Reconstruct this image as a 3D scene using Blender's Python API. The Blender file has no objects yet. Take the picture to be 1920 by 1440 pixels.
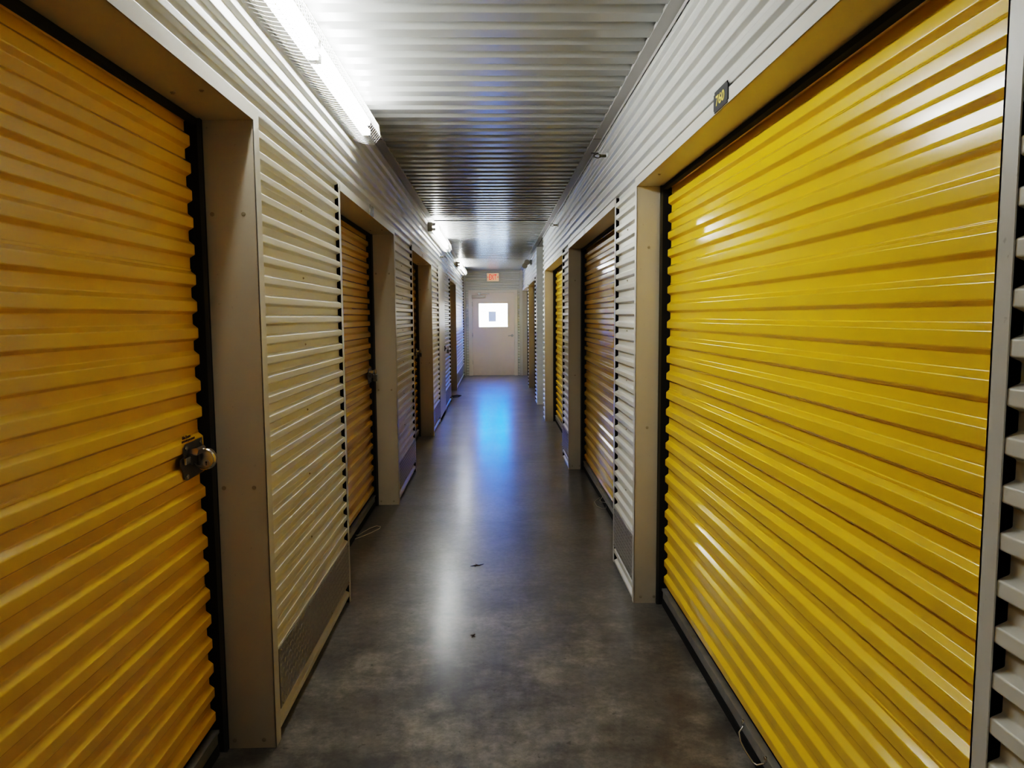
import bpy, bmesh, math, random
from mathutils import Vector, Matrix
random.seed(7)
PI = math.pi
COL = bpy.context.scene.collection

# ------------------------------------------------------------------ layout
XW = {-1: -0.791, 1: 0.728}      # face of the corridor walls (left, right)
CEIL = 2.70
YF = 19.15                       # far wall
YN = -7.4                        # near wall, behind the camera
HZ = 2.17                        # head height of the unit openings
HF = 0.045                       # height of the head flange
PITCH = 0.0699
DEPTH = 0.018
RIBZ = {-1: 2.212 + 5 * PITCH, 1: 2.170 + 5 * PITCH}

# ------------------------------------------------------------------ materials
def new_mat(name):
    m = bpy.data.materials.new(name); m.use_nodes = True
    nt = m.node_tree; b = nt.nodes['Principled BSDF']
    return m, nt, b

def N(nt, kind, **kw):
    n = nt.nodes.new(kind)
    for k, v in kw.items():
        if k in n.inputs: n.inputs[k].default_value = v
        else: setattr(n, k, v)
    return n

def painted(name, col, rough, spec=0.5, metal=0.0, var=0.06, wave=0.0, dirt=0.0, coat=0.0, scl=3.0, stretch=(1, 1, 1), specks=0.0):
    m, nt, b = new_mat(name); L = nt.links
    tc = N(nt, 'ShaderNodeNewGeometry')
    mp = N(nt, 'ShaderNodeMapping'); mp.inputs['Scale'].default_value = stretch
    L.new(tc.outputs['Position'], mp.inputs['Vector'])
    n1 = N(nt, 'ShaderNodeTexNoise', Scale=scl, Detail=5.0, Roughness=0.6)
    L.new(mp.outputs[0], n1.inputs['Vector'])
    r = N(nt, 'ShaderNodeValToRGB')
    r.color_ramp.elements[0].position = 0.2; r.color_ramp.elements[1].position = 0.8
    c0 = [c * (1 - var) for c in col]; c1 = [min(1, c * (1 + var)) for c in col]
    r.color_ramp.elements[0].color = (*c0, 1); r.color_ramp.elements[1].color = (*c1, 1)
    L.new(n1.outputs['Fac'], r.inputs['Fac'])
    out = r.outputs['Color']
    if dirt > 0:
        sx = N(nt, 'ShaderNodeSeparateXYZ'); L.new(tc.outputs['Position'], sx.inputs[0])
        mr = N(nt, 'ShaderNodeMapRange'); mr.inputs['From Min'].default_value = 0.5; mr.inputs['From Max'].default_value = 0.0
        mr.inputs['To Max'].default_value = dirt
        L.new(sx.outputs['Z'], mr.inputs['Value'])
        n2 = N(nt, 'ShaderNodeTexNoise', Scale=9.0, Detail=8.0, Roughness=0.7); L.new(tc.outputs['Position'], n2.inputs['Vector'])
        mu = N(nt, 'ShaderNodeMath', operation='MULTIPLY'); L.new(mr.outputs[0], mu.inputs[0]); L.new(n2.outputs['Fac'], mu.inputs[1])
        mx = N(nt, 'ShaderNodeMixRGB'); mx.inputs['Color2'].default_value = (0.16, 0.12, 0.08, 1)
        L.new(mu.outputs[0], mx.inputs['Fac']); L.new(out, mx.inputs['Color1']); out = mx.outputs['Color']
    if specks > 0:
        n4 = N(nt, 'ShaderNodeTexNoise', Scale=60.0, Detail=3.0); L.new(tc.outputs['Position'], n4.inputs['Vector'])
        r4 = N(nt, 'ShaderNodeValToRGB'); r4.color_ramp.elements[0].position = 0.70; r4.color_ramp.elements[1].position = 0.78
        L.new(n4.outputs['Fac'], r4.inputs['Fac'])
        mu = N(nt, 'ShaderNodeMath', operation='MULTIPLY'); mu.inputs[1].default_value = specks; L.new(r4.outputs[0], mu.inputs[0])
        mx = N(nt, 'ShaderNodeMixRGB'); mx.inputs['Color2'].default_value = (0.1, 0.07, 0.05, 1)
        L.new(mu.outputs[0], mx.inputs['Fac']); L.new(out, mx.inputs['Color1']); out = mx.outputs['Color']
    L.new(out, b.inputs['Base Color'])
    rr = N(nt, 'ShaderNodeMapRange'); rr.inputs['To Min'].default_value = rough * 0.92; rr.inputs['To Max'].default_value = rough * 1.08
    L.new(n1.outputs['Fac'], rr.inputs['Value']); L.new(rr.outputs[0], b.inputs['Roughness'])
    b.inputs['Metallic'].default_value = metal
    b.inputs['Specular IOR Level'].default_value = spec
    b.inputs['Coat Weight'].default_value = coat; b.inputs['Coat Roughness'].default_value = 0.12
    if wave > 0:
        n3 = N(nt, 'ShaderNodeTexNoise', Scale=1.4, Detail=0.0)
        L.new(mp.outputs[0], n3.inputs['Vector'])
        bp = N(nt, 'ShaderNodeBump', Strength=wave, Distance=0.02)
        L.new(n3.outputs['Fac'], bp.inputs['Height']); L.new(bp.outputs[0], b.inputs['Normal'])
        if coat > 0: L.new(bp.outputs[0], b.inputs['Coat Normal'])
    return m

def emit(name, col, strength):
    m, nt, b = new_mat(name)
    b.inputs['Base Color'].default_value = (*col, 1)
    b.inputs['Emission Color'].default_value = (*col, 1)
    b.inputs['Emission Strength'].default_value = strength
    return m

M = {}
M['panel'] = painted('panel_paint', (0.67, 0.65, 0.58), 0.36, spec=0.5, var=0.02, wave=0.06, dirt=0.25, specks=0.12)
M['header'] = painted('header_paint', (0.58, 0.575, 0.55), 0.30, spec=0.5, var=0.03, wave=0.12)
M['ceiling'] = painted('ceiling_paint', (0.30, 0.30, 0.295), 0.24, spec=0.55, var=0.04, wave=0.08, coat=0.2)
M['jamb'] = painted('jamb_shaded_paint', (0.50, 0.45, 0.36), 0.34, spec=0.4, var=0.05, wave=0.05, dirt=0.35, specks=0.25)  # panel almond browned: shade and yellow bounce put into the jamb colour
M['flange'] = painted('flange_paint', (0.58, 0.56, 0.51), 0.35, var=0.04, dirt=0.3, specks=0.3)
M['flashing'] = painted('flashing_paint', (0.40, 0.39, 0.375), 0.35, var=0.03)
M['yellow'] = painted('yellow_paint', (0.80, 0.505, 0.012), 0.20, spec=0.5, var=0.02, wave=0.10, coat=0.45, scl=0.8, specks=0.0)
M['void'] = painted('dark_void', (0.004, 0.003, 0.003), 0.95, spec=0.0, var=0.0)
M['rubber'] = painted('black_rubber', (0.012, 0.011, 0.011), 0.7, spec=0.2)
M['galv'] = painted('galvanised_steel', (0.42, 0.42, 0.41), 0.42, metal=0.8, var=0.18, scl=14.0)
M['steel'] = painted('stainless_steel', (0.62, 0.58, 0.52), 0.22, metal=1.0, var=0.1, scl=20.0)
M['darksteel'] = painted('dark_steel', (0.16, 0.145, 0.13), 0.32, metal=0.9, var=0.2, scl=20.0)
M['diamond'] = painted('diamond_plate_metal', (0.36, 0.34, 0.315), 0.36, metal=0.8, var=0.12, scl=6.0)
M['guard'] = painted('guard_plate_metal', (0.82, 0.82, 0.78), 0.38, metal=0.1, var=0.08, scl=6.0)
M['lip'] = painted('dark_guide_steel', (0.05, 0.048, 0.045), 0.4, metal=0.5)
M['screw'] = painted('screw_metal', (0.34, 0.30, 0.22), 0.35, metal=0.7)
M['white'] = painted('white_enamel', (0.80, 0.80, 0.78), 0.35, var=0.02)
M['greyend'] = painted('grey_enamel', (0.42, 0.40, 0.37), 0.45, var=0.03)
M['wire'] = painted('wire_coating', (0.82, 0.80, 0.76), 0.4, var=0.02)
M['tube'] = emit('lamp_tube_glow', (0.97, 1.0, 0.99), 24.0)
M['dooren'] = painted('door_enamel', (0.84, 0.71, 0.63), 0.38, var=0.03, wave=0.02, dirt=0.35)
M['doorfr'] = painted('door_frame_enamel', (0.80, 0.72, 0.63), 0.38, var=0.03)
M['chrome'] = painted('satin_chrome', (0.5, 0.48, 0.46), 0.28, metal=1.0)
M['closer'] = painted('closer_paint', (0.42, 0.37, 0.32), 0.4, metal=0.3)
M['signblack'] = painted('sign_black', (0.008, 0.007, 0.008), 0.5, spec=0.25, var=0.05)
M['signyellow'] = painted('sign_yellow', (0.85, 0.66, 0.12), 0.4)
M['signglare'] = painted('sign_glare_grey', (0.22, 0.20, 0.18), 0.22, var=0.05)  # glare on the obliquely seen plate, put into its grey
M['cord'] = painted('cord_fibre', (0.55, 0.50, 0.42), 0.7)
M['blackcord'] = painted('black_cord', (0.02, 0.02, 0.02), 0.7)
M['brass'] = painted('dark_bronze', (0.10, 0.085, 0.05), 0.35, metal=0.8)
M['exitface'] = emit('exit_face_glow', (0.98, 0.66, 0.40), 0.10)
M['exitletter'] = emit('exit_letter_glow', (0.9, 0.012, 0.002), 0.40)
M['paper'] = emit('notice_paper_glow', (0.42, 0.52, 0.82), 0.30)   # faint glow stands in for daylight through the thin paper
M['ink'] = painted('decal_ink', (0.05, 0.02, 0.01), 0.6, var=0.02)
M['lens'] = painted('lamp_lens', (0.62, 0.58, 0.48), 0.18, var=0.1)

def glass_mat():
    m, nt, b = new_mat('window_glass')
    b.inputs['Base Color'].default_value = (0.95, 0.98, 1, 1)
    b.inputs['Roughness'].default_value = 0.0
    b.inputs['IOR'].default_value = 1.01
    b.inputs['Transmission Weight'].default_value = 1.0
    return m
M['glass'] = glass_mat()

def floor_mat():
    m, nt, b = new_mat('polished_concrete'); L = nt.links
    g = N(nt, 'ShaderNodeNewGeometry')
    P = g.outputs['Position']
    def noise(scale, detail, rough, dist=0.0):
        n = N(nt, 'ShaderNodeTexNoise', Scale=scale, Detail=detail, Roughness=rough, Distortion=dist); L.new(P, n.inputs['Vector']); return n.outputs['Fac']
    def ramp(src, a, bb, ca=(0, 0, 0), cb=(1, 1, 1)):
        r = N(nt, 'ShaderNodeValToRGB'); r.color_ramp.elements[0].position = a; r.color_ramp.elements[1].position = bb
        r.color_ramp.elements[0].color = (*ca, 1); r.color_ramp.elements[1].color = (*cb, 1); L.new(src, r.inputs['Fac']); return r.outputs['Color']
    def mix(f, c1, c2, mode='MIX'):
        x = N(nt, 'ShaderNodeMixRGB', blend_type=mode)
        for s, v in (('Fac', f), ('Color1', c1), ('Color2', c2)):
            if isinstance(v, (int, float)): x.inputs[s].default_value = v
            elif isinstance(v, tuple): x.inputs[s].default_value = (*v, 1)
            else: L.new(v, x.inputs[s])
        return x.outputs['Color']
    def math_(op, a, c=None):
        x = N(nt, 'ShaderNodeMath', operation=op)
        for i, v in enumerate((a, c)):
            if v is None: continue
            if isinstance(v, (int, float)): x.inputs[i].default_value = v
            else: L.new(v, x.inputs[i])
        return x.outputs[0]
    base = ramp(noise(1.1, 9, 0.70), 0.40, 0.62, (0.092, 0.084, 0.075), (0.180, 0.168, 0.152))
    sx = N(nt, 'ShaderNodeSeparateXYZ'); L.new(P, sx.inputs[0])
    near = N(nt, 'ShaderNodeMapRange', interpolation_type='SMOOTHSTEP'); near.inputs['From Min'].default_value = -4.8; near.inputs['From Max'].default_value = -2.8
    L.new(math_('MULTIPLY', sx.outputs['Y'], -1.0), near.inputs['Value'])
    # worn pale blotches and dark stains, stronger toward the near end
    pale = math_('MULTIPLY', ramp(noise(2.6, 10, 0.74), 0.47, 0.60), near.outputs[0])
    c = mix(math_('MULTIPLY', pale, 0.75), base, (0.30, 0.275, 0.235))
    dark = math_('MULTIPLY', ramp(noise(1.9, 9, 0.68), 0.40, 0.52, (1, 1, 1), (0, 0, 0)), near.outputs[0])
    c = mix(math_('MULTIPLY', dark, 0.72), c, (0.034, 0.029, 0.025))
    fine = ramp(noise(30, 8, 0.75), 0.42, 0.58, (0.70, 0.70, 0.70), (1.0, 1.0, 1.0))
    c = mix(0.9, c, fine, 'MULTIPLY')
    spots = ramp(noise(26, 3, 0.6), 0.66, 0.70)
    c = mix(math_('MULTIPLY', spots, 0.55), c, (0.02, 0.016, 0.012))
    # a saw-cut joint and two wandering hairline cracks
    def line(at, slope, amp, w):
        n = noise(1.0, 2, 0.5)
        v = math_('SUBTRACT', sx.outputs['Y'], at)
        v = math_('ADD', v, math_('MULTIPLY', sx.outputs['X'], slope))
        v = math_('ADD', v, math_('MULTIPLY', math_('SUBTRACT', n, 0.5), amp))
        return math_('LESS_THAN', math_('ABSOLUTE', v), w)
    c = mix(math_('MULTIPLY', line(7.62, 0.0, 0.02, 0.012), 0.65), c, (0.03, 0.025, 0.02))
    c = mix(math_('MULTIPLY', line(5.35, -0.35, 0.16, 0.006), 0.40), c, (0.04, 0.032, 0.026))
    L.new(c, b.inputs['Base Color'])
    rg = N(nt, 'ShaderNodeMapRange'); rg.inputs['To Min'].default_value = 0.29; rg.inputs['To Max'].default_value = 0.36
    L.new(noise(1.7, 8, 0.7), rg.inputs['Value'])
    rr = math_('ADD', rg.outputs[0], math_('MULTIPLY', near.outputs[0], 0.08))
    L.new(rr, b.inputs['Roughness'])
    b.inputs['Specular IOR Level'].default_value = 0.6
    b.inputs['Coat Weight'].default_value = 0.5; b.inputs['Coat Roughness'].default_value = 0.20
    bp = N(nt, 'ShaderNodeBump', Strength=0.03, Distance=0.01)
    hh = math_('ADD', noise(4, 2, 0.5), math_('MULTIPLY', noise(45, 4, 0.6), 0.16))
    L.new(hh, bp.inputs['Height']); L.new(bp.outputs[0], b.inputs['Normal'])
    return m
M['floor'] = floor_mat()

# ------------------------------------------------------------------ helpers
def root_of(o):
    while o.parent: o = o.parent
    return o

def obj(name, bm, mat, parent=None, origin=None, smooth=False, wn=False):
    """link a bmesh (built in world coordinates) as ONE mesh object"""
    if parent is not None: org = Vector(root_of(parent).location)
    else: org = Vector(origin) if origin is not None else Vector((0, 0, 0))
    for v in bm.verts: v.co -= org
    bmesh.ops.recalc_face_normals(bm, faces=bm.faces)
    me = bpy.data.meshes.new(name); bm.to_mesh(me); bm.free()
    mats = mat if isinstance(mat, (list, tuple)) else [mat]
    for m in mats: me.materials.append(m)
    if smooth or wn:
        for p in me.polygons: p.use_smooth = True
    o = bpy.data.objects.new(name, me); COL.objects.link(o)
    if parent is not None: o.parent = parent
    else: o.location = org
    if wn:
        md = o.modifiers.new('wn', 'WEIGHTED_NORMAL'); md.keep_sharp = True
    return o

def thing(name, label, cat, loc, group=None):
    o = bpy.data.objects.new(name, None); COL.objects.link(o)
    o.location = loc; o.empty_display_size = 0.1
    o['label'] = label; o['category'] = cat
    if group: o['group'] = group
    return o

def tag(o, label, cat, group=None):
    o['label'] = label; o['category'] = cat
    if group: o['group'] = group
    return o

def struct(o):
    o['kind'] = 'structure'; return o

def sroot(name, loc=(0, 0, 0)):
    o = bpy.data.objects.new(name, None); COL.objects.link(o); o.location = loc
    o['kind'] = 'structure'; return o

def bx(bm, x0, x1, y0, y1, z0, z1, bev=0.0, mi=0):
    if x1 < x0: x0, x1 = x1, x0
    if y1 < y0: y0, y1 = y1, y0
    vs = [bm.verts.new(p) for p in ((x0,y0,z0),(x1,y0,z0),(x1,y1,z0),(x0,y1,z0),(x0,y0,z1),(x1,y0,z1),(x1,y1,z1),(x0,y1,z1))]
    fs = [bm.faces.new([vs[i] for i in f]) for f in ((0,3,2,1),(4,5,6,7),(0,1,5,4),(1,2,6,5),(2,3,7,6),(3,0,4,7))]
    for f in fs: f.material_index = mi
    if bev > 0:
        es = list({e for f in fs for e in f.edges})
        bmesh.ops.bevel(bm, geom=es, offset=bev, segments=2, profile=0.7, affect='EDGES')

def wbx(bm, s, o0, o1, y0, y1, z0, z1, bev=0.0, mi=0):
    """box given by its distance OUT behind the corridor face of side s"""
    bx(bm, XW[s] + s * o0, XW[s] + s * o1, y0, y1, z0, z1, bev, mi)

def tube(bm, pts, r, n=8, closed=False, mi=0):
    pts = [Vector(p) for p in pts]; rings = []
    m = len(pts)
    for i, p in enumerate(pts):
        if closed: t = pts[(i + 1) % m] - pts[i - 1]
        else: t = pts[min(i + 1, m - 1)] - pts[max(i - 1, 0)]
        t.normalize()
        a = Vector((0, 0, 1)) if abs(t.z) < 0.9 else Vector((1, 0, 0))
        u = t.cross(a).normalized(); w = t.cross(u).normalized()
        rr = r[i] if isinstance(r, (list, tuple)) else r
        rings.append([bm.verts.new(p + (u * math.cos(2*PI*k/n) + w * math.sin(2*PI*k/n)) * rr) for k in range(n)])
    rng = range(m) if closed else range(m - 1)
    for i in rng:
        A, B = rings[i], rings[(i + 1) % m]
        for k in range(n):
            f = bm.faces.new((A[k], A[(k+1) % n], B[(k+1) % n], B[k])); f.material_index = mi; f.smooth = True
    if not closed:
        for R in (rings[0], rings[-1]):
            f = bm.faces.new(R); f.material_index = mi

def cyl(bm, c, axis, r, h, n=16, mi=0, r2=None):
    """cylinder centred on c along axis"""
    c = Vector(c); a = Vector(axis).normalized()
    tube(bm, [c - a * h / 2, c + a * h / 2], [r, r if r2 is None else r2], n, mi=mi)

def poly_extrude(bm, pts, d, mi=0):
    """pts: list of 3d points of a planar outline; d: extrusion vector"""
    A = [bm.verts.new(Vector(p)) for p in pts]; B = [bm.verts.new(Vector(p) + Vector(d)) for p in pts]
    f = bm.faces.new(A); f.material_index = mi
    f = bm.faces.new(B[::-1]); f.material_index = mi
    n = len(pts)
    for i in range(n):
        f = bm.faces.new((A[i], A[(i+1) % n], B[(i+1) % n], B[i])); f.material_index = mi

def round_poly(pts, r=0.003, seg=3):
    """round the corners of an open polyline of (a, b) points"""
    out = [pts[0]]
    for i in range(1, len(pts) - 1):
        p = Vector(pts[i]); a = Vector(pts[i-1]) - p; c = Vector(pts[i+1]) - p
        if a.length < 1e-6 or c.length < 1e-6: continue
        rr = min(r, a.length * 0.45, c.length * 0.45)
        p0 = p + a.normalized() * rr; p1 = p + c.normalized() * rr
        for k in range(seg + 1):
            t = k / seg
            q = p0 * (1-t)**2 + p * 2*t*(1-t) + p1 * t*t
            out.append((q.x, q.y))
    out.append(pts[-1])
    return out

def rib_profile(z0, z1, zref, pitch, depth, crest, flank):
    """(z, out) polyline: crests at out=0, valleys at out=depth"""
    pts = []
    k = math.ceil((z0 - zref) / pitch) - 1
    while zref + k * pitch < z1 + pitch:
        c = zref + k * pitch
        pts += [(c - crest/2 - flank, depth), (c - crest/2, 0), (c + crest/2, 0), (c + crest/2 + flank, depth)]
        k += 1
    # clip
    res = []
    for i in range(len(pts) - 1):
        (za, oa), (zb, ob) = pts[i], pts[i+1]
        if zb <= z0 or za >= z1: continue
        def at(z): return oa + (ob - oa) * (z - za) / (zb - za)
        a = (max(za, z0), at(max(za, z0))); b_ = (min(zb, z1), at(min(zb, z1)))
        if not res: res.append(a)
        res.append(b_)
    return res

def side_sheet(bm, s, y0, y1, prof, off=0.0, ny=1):
    prof = round_poly(prof)
    rows = []
    for j in range(ny + 1):
        y = y0 + (y1 - y0) * j / ny
        rows.append([bm.verts.new((XW[s] + s * (o + off), y, z)) for z, o in prof])
    for A, B in zip(rows, rows[1:]):
        for i in range(len(A) - 1): bm.faces.new((A[i], B[i], B[i+1], A[i+1]))

CREST, FLANK = 0.025, 0.0075
def wall_prof(s, z0, z1): return rib_profile(z0, z1, RIBZ[s], PITCH, DEPTH, CREST, FLANK)

def add_screws(parent, pts, axis, r=0.0045, proto={}):
    """each screw an object; copies share one mesh"""
    key = (tuple(axis), r)
    if key not in proto:
        bm = bmesh.new(); a = Vector(axis)
        cyl(bm, a * 0.0008, axis, r * 1.35, 0.0016, 10)
        cyl(bm, a * 0.003, axis, r, 0.004, 6, r2=r * 0.8)
        me = bpy.data.meshes.new('screw'); bm.to_mesh(me); bm.free(); me.materials.append(M['screw']); proto[key] = me
    R = Vector(root_of(parent).location)
    for p in pts:
        o = bpy.data.objects.new('screw', proto[key]); COL.objects.link(o); o.parent = parent; o.location = Vector(p) - R

def text_mesh(body, size, bold=0.0):
    cu = bpy.data.curves.new('txt', 'FONT'); cu.body = body; cu.size = size; cu.align_x = 'CENTER'; cu.align_y = 'CENTER'
    cu.extrude = 0.0006; cu.offset = bold
    o = bpy.data.objects.new('txt', cu); COL.objects.link(o)
    bpy.context.view_layer.update()
    me = bpy.data.meshes.new_from_object(o)
    bpy.data.objects.remove(o)
    return me

def place_text(name, body, size, width, mat, parent, origin, xdir, zdir, bold=0.0, height=None):
    """lettering as a mesh part: xdir is reading direction, zdir is up"""
    me = text_mesh(body, size, bold); me.name = name
    xs = [v.co.x for v in me.vertices]; ys = [v.co.y for v in me.vertices]
    w = max(xs) - min(xs); h = max(ys) - min(ys); cx = (max(xs) + min(xs)) / 2; cy = (max(ys) + min(ys)) / 2
    kx = width / w; ky = (height / h) if height else kx
    X, Z = Vector(xdir).normalized(), Vector(zdir).normalized(); Y = X.cross(Z)
    R = Vector(root_of(parent).location)
    for v in me.vertices:
        v.co = Vector(origin) + X * ((v.co.x - cx) * kx) + Z * ((v.co.y - cy) * ky) + Y * (v.co.z * -1.0) - R
    me.materials.clear(); me.materials.append(mat)
    o = bpy.data.objects.new(name, me); COL.objects.link(o); o.parent = parent
    return o

# ------------------------------------------------------------------ openings
# (near jamb y, far jamb y, return depth)
OPEN = {
    'L1': (-1, -0.20, 2.522, 0.175), 'L2': (-1, 3.90, 5.932, 0.175), 'L3': (-1, 7.255, 9.41, 0.175), 'L4': (-1, 13.33, 15.30, 0.175),
    'R1': (1, 1.065, 3.792, 0.127), 'R2': (1, 4.485, 7.243, 0.127), 'R3': (1, 7.93, 10.665, 0.127), 'R4': (1, 13.40, 15.74, 0.127),
    'R5': (1, 16.15, YF - 0.02, 0.127),
}
FLW = {-1: 0.055, 1: 0.042}     # flange beyond the far jamb
NFL = 0.036                     # flange at the near jamb
CROSS = (11.15, 12.72)          # cross corridor on the right

# ------------------------------------------------------------------ room shell
bm = bmesh.new(); bx(bm, -1.6, 4.2, YN - 0.1, YF + 0.3, -0.12, 0.0)
struct(obj('floor', bm, M['floor']))

# ribbed ceiling deck, ribs across the corridor
ceil_root = sroot('ceiling', (0, 0, CEIL))
def deck(y0, y1, x0, x1, dz, parent, name):
    bm = bmesh.new(); pitch = 0.1705; ref = 3.345
    pts = []
    k = math.floor((y0 - ref) / pitch)
    while ref + k * pitch < y1 + pitch:
        c = ref + k * pitch
        pts += [(c, 0), (c + 0.088, 0), (c + 0.106, 0.026), (c + 0.150, 0.026)]
        k += 1
    pts = [p for p in pts if y0 <= p[0] <= y1]
    pts = round_poly(pts, 0.004, 3)
    xs = [x0, x1]
    rows = [[bm.verts.new((x, y, CEIL + z + dz)) for y, z in pts] for x in xs]
    for A, B in zip(rows, rows[1:]):
        for i in range(len(A) - 1): bm.faces.new((A[i], B[i], B[i+1], A[i+1]))
    return obj(name, bm, M['ceiling'], parent, wn=True)
deck(YN, 3.345, XW[-1] - 0.02, XW[1] + 0.02, 0.0, ceil_root, 'ceiling_sheet')
deck(3.345, 9.31, XW[-1] - 0.02, XW[1] + 0.02, 0.003, ceil_root, 'ceiling_sheet')
deck(9.30, YF, XW[-1] - 0.02, XW[1] + 0.02, 0.0, ceil_root, 'ceiling_sheet')
bm = bmesh.new(); bx(bm, -1.6, 4.2, YN - 0.1, YF + 0.3, CEIL + 0.05, CEIL + 0.12)
bx(bm, XW[1] + 0.02, 4.2, CROSS[0] - 0.05, CROSS[1] + 0.05, CEIL, CEIL + 0.05)
obj('ceiling_slab', bm, M['header'], ceil_root)

# walls: empties as structure, sheets as parts
WALL = {-1: sroot('wall_left', (XW[-1], 6.8, 0)), 1: sroot('wall_right', (XW[1], 6.8, 0))}
def header(s, y0, y1, off):
    bm = bmesh.new(); side_sheet(bm, s, y0, y1, wall_prof(s, HZ + 0.02, CEIL + 0.03), off)
    return obj('header_sheet', bm, M['header'], WALL[s], wn=True)
header(-1, YN, 6.48, 0.0); header(-1, 6.475, 12.8, 0.004); header(-1, 12.79, YF, 0.0)
header(1, YN, 7.28, 0.0); header(1, 7.275, CROSS[0], 0.004); header(1, CROSS[1], YF, 0.0)

def panel(s, y0, y1, mat='panel', top=HZ + 0.02, voidend=True, z0=0.004):
    bm = bmesh.new(); side_sheet(bm, s, y0, y1, wall_prof(s, z0, top))
    p = obj('wall_panel', bm, M[mat], WALL[s], wn=True)
    return p
pan = {}
pan['L0'] = panel(-1, YN, OPEN['L1'][1] - NFL)
pan['L1'] = panel(-1, 2.522 + 0.055, 3.90 - NFL)
pan['L2'] = panel(-1, 5.932 + 0.055, 7.255 - NFL)
pan['L3'] = panel(-1, 9.41 + 0.055, 10.60)
pan['L3b'] = panel(-1, 11.80, 13.33 - NFL)
pan['L4'] = panel(-1, 15.30 + 0.055, YF - 0.005)
pan['R0'] = panel(1, YN, 1.065 - NFL)
pan['R1'] = panel(1, 3.792 + 0.042, 4.485 - NFL)
pan['R2'] = panel(1, 7.243 + 0.042, 7.93 - NFL)
pan['R3'] = panel(1, 10.665 + 0.042, CROSS[0] - 0.01)
pan['R3b'] = panel(1, CROSS[1], 13.40 - NFL)
pan['R4'] = panel(1, 15.74 + 0.042, 16.15 - NFL)
# rivets dotted over the sheet valleys of the nearest panels
def valley(s, z):
    k = round((z - RIBZ[s]) / PITCH - 0.5); return RIBZ[s] + (k + 0.5) * PITCH
for key, s, ys in (('L1', -1, (3.18,)), ('L2', -1, (6.55, )), ('R1', 1, (4.15,))):
    for y in ys:
        add_screws(pan[key], [(XW[s] + s * (DEPTH - 0.0005), y, valley(s, z)) for z in (0.55, 0.86, 1.14, 1.42, 1.70, 1.98)], (-s, 0, 0), 0.004)
# dark cavity and backing behind the sheets
bm = bmesh.new()
for s in (-1, 1):
    ops = sorted([v for v in OPEN.values() if v[0] == s], key=lambda v: v[1])
    segs = []; cur = YN
    for v in ops:
        segs.append((cur, v[1] - 0.004)); cur = v[2] + 0.006
    if cur < YF: segs.append((cur, YF))
    if s == 1:
        ns = []
        for a, b_ in segs:
            if a < CROSS[0] < b_: ns += [(a, CROSS[0] - 0.02), (CROSS[1] + 0.02, b_)]
            else: ns.append((a, b_))
        segs = ns
    for a, b_ in segs:
        if b_ - a > 0.01: wbx(bm, s, DEPTH + 0.006, DEPTH + 0.012, a, b_, 0, HZ + 0.05)
    rng = [(YN, YF)] if s == -1 else [(YN, CROSS[0] - 0.02), (CROSS[1] + 0.02, YF)]
    for a, b_ in rng:
        wbx(bm, s, DEPTH + 0.006, DEPTH + 0.012, a, b_, HZ + 0.05, CEIL + 0.05)
        wbx(bm, s, 0.42, 0.45, a, b_, 0, CEIL + 0.05)
obj('cavity_backing', bm, M['void'], WALL[-1])
# flashing along the ceiling line
for i, s in enumerate((-1, 1)):
    bm = bmesh.new()
    wbx(bm, s, -0.056, 0.004, YN, YF, CEIL - 0.004, CEIL - 0.001)
    wbx(bm, s, -0.058, -0.056, YN, YF, CEIL - 0.004, CEIL + 0.012)
    wbx(bm, s, -0.0025, 0.0005, YN, CROSS[0] if s == 1 else YF, CEIL - 0.022, CEIL - 0.004)
    if s == 1: wbx(bm, s, -0.0025, 0.0005, CROSS[1], YF, CEIL - 0.022, CEIL - 0.004)
    f = struct(obj('trim_%d' % (i + 1), bm, M['flashing']))
    for y in (5.05, 8.9, 12.0):
        bm = bmesh.new(); wbx(bm, s, -0.0585, 0.0, y, y + 0.004, CEIL - 0.0052, CEIL - 0.0035)
        obj('trim_joint', bm, M['void'], f)

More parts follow.
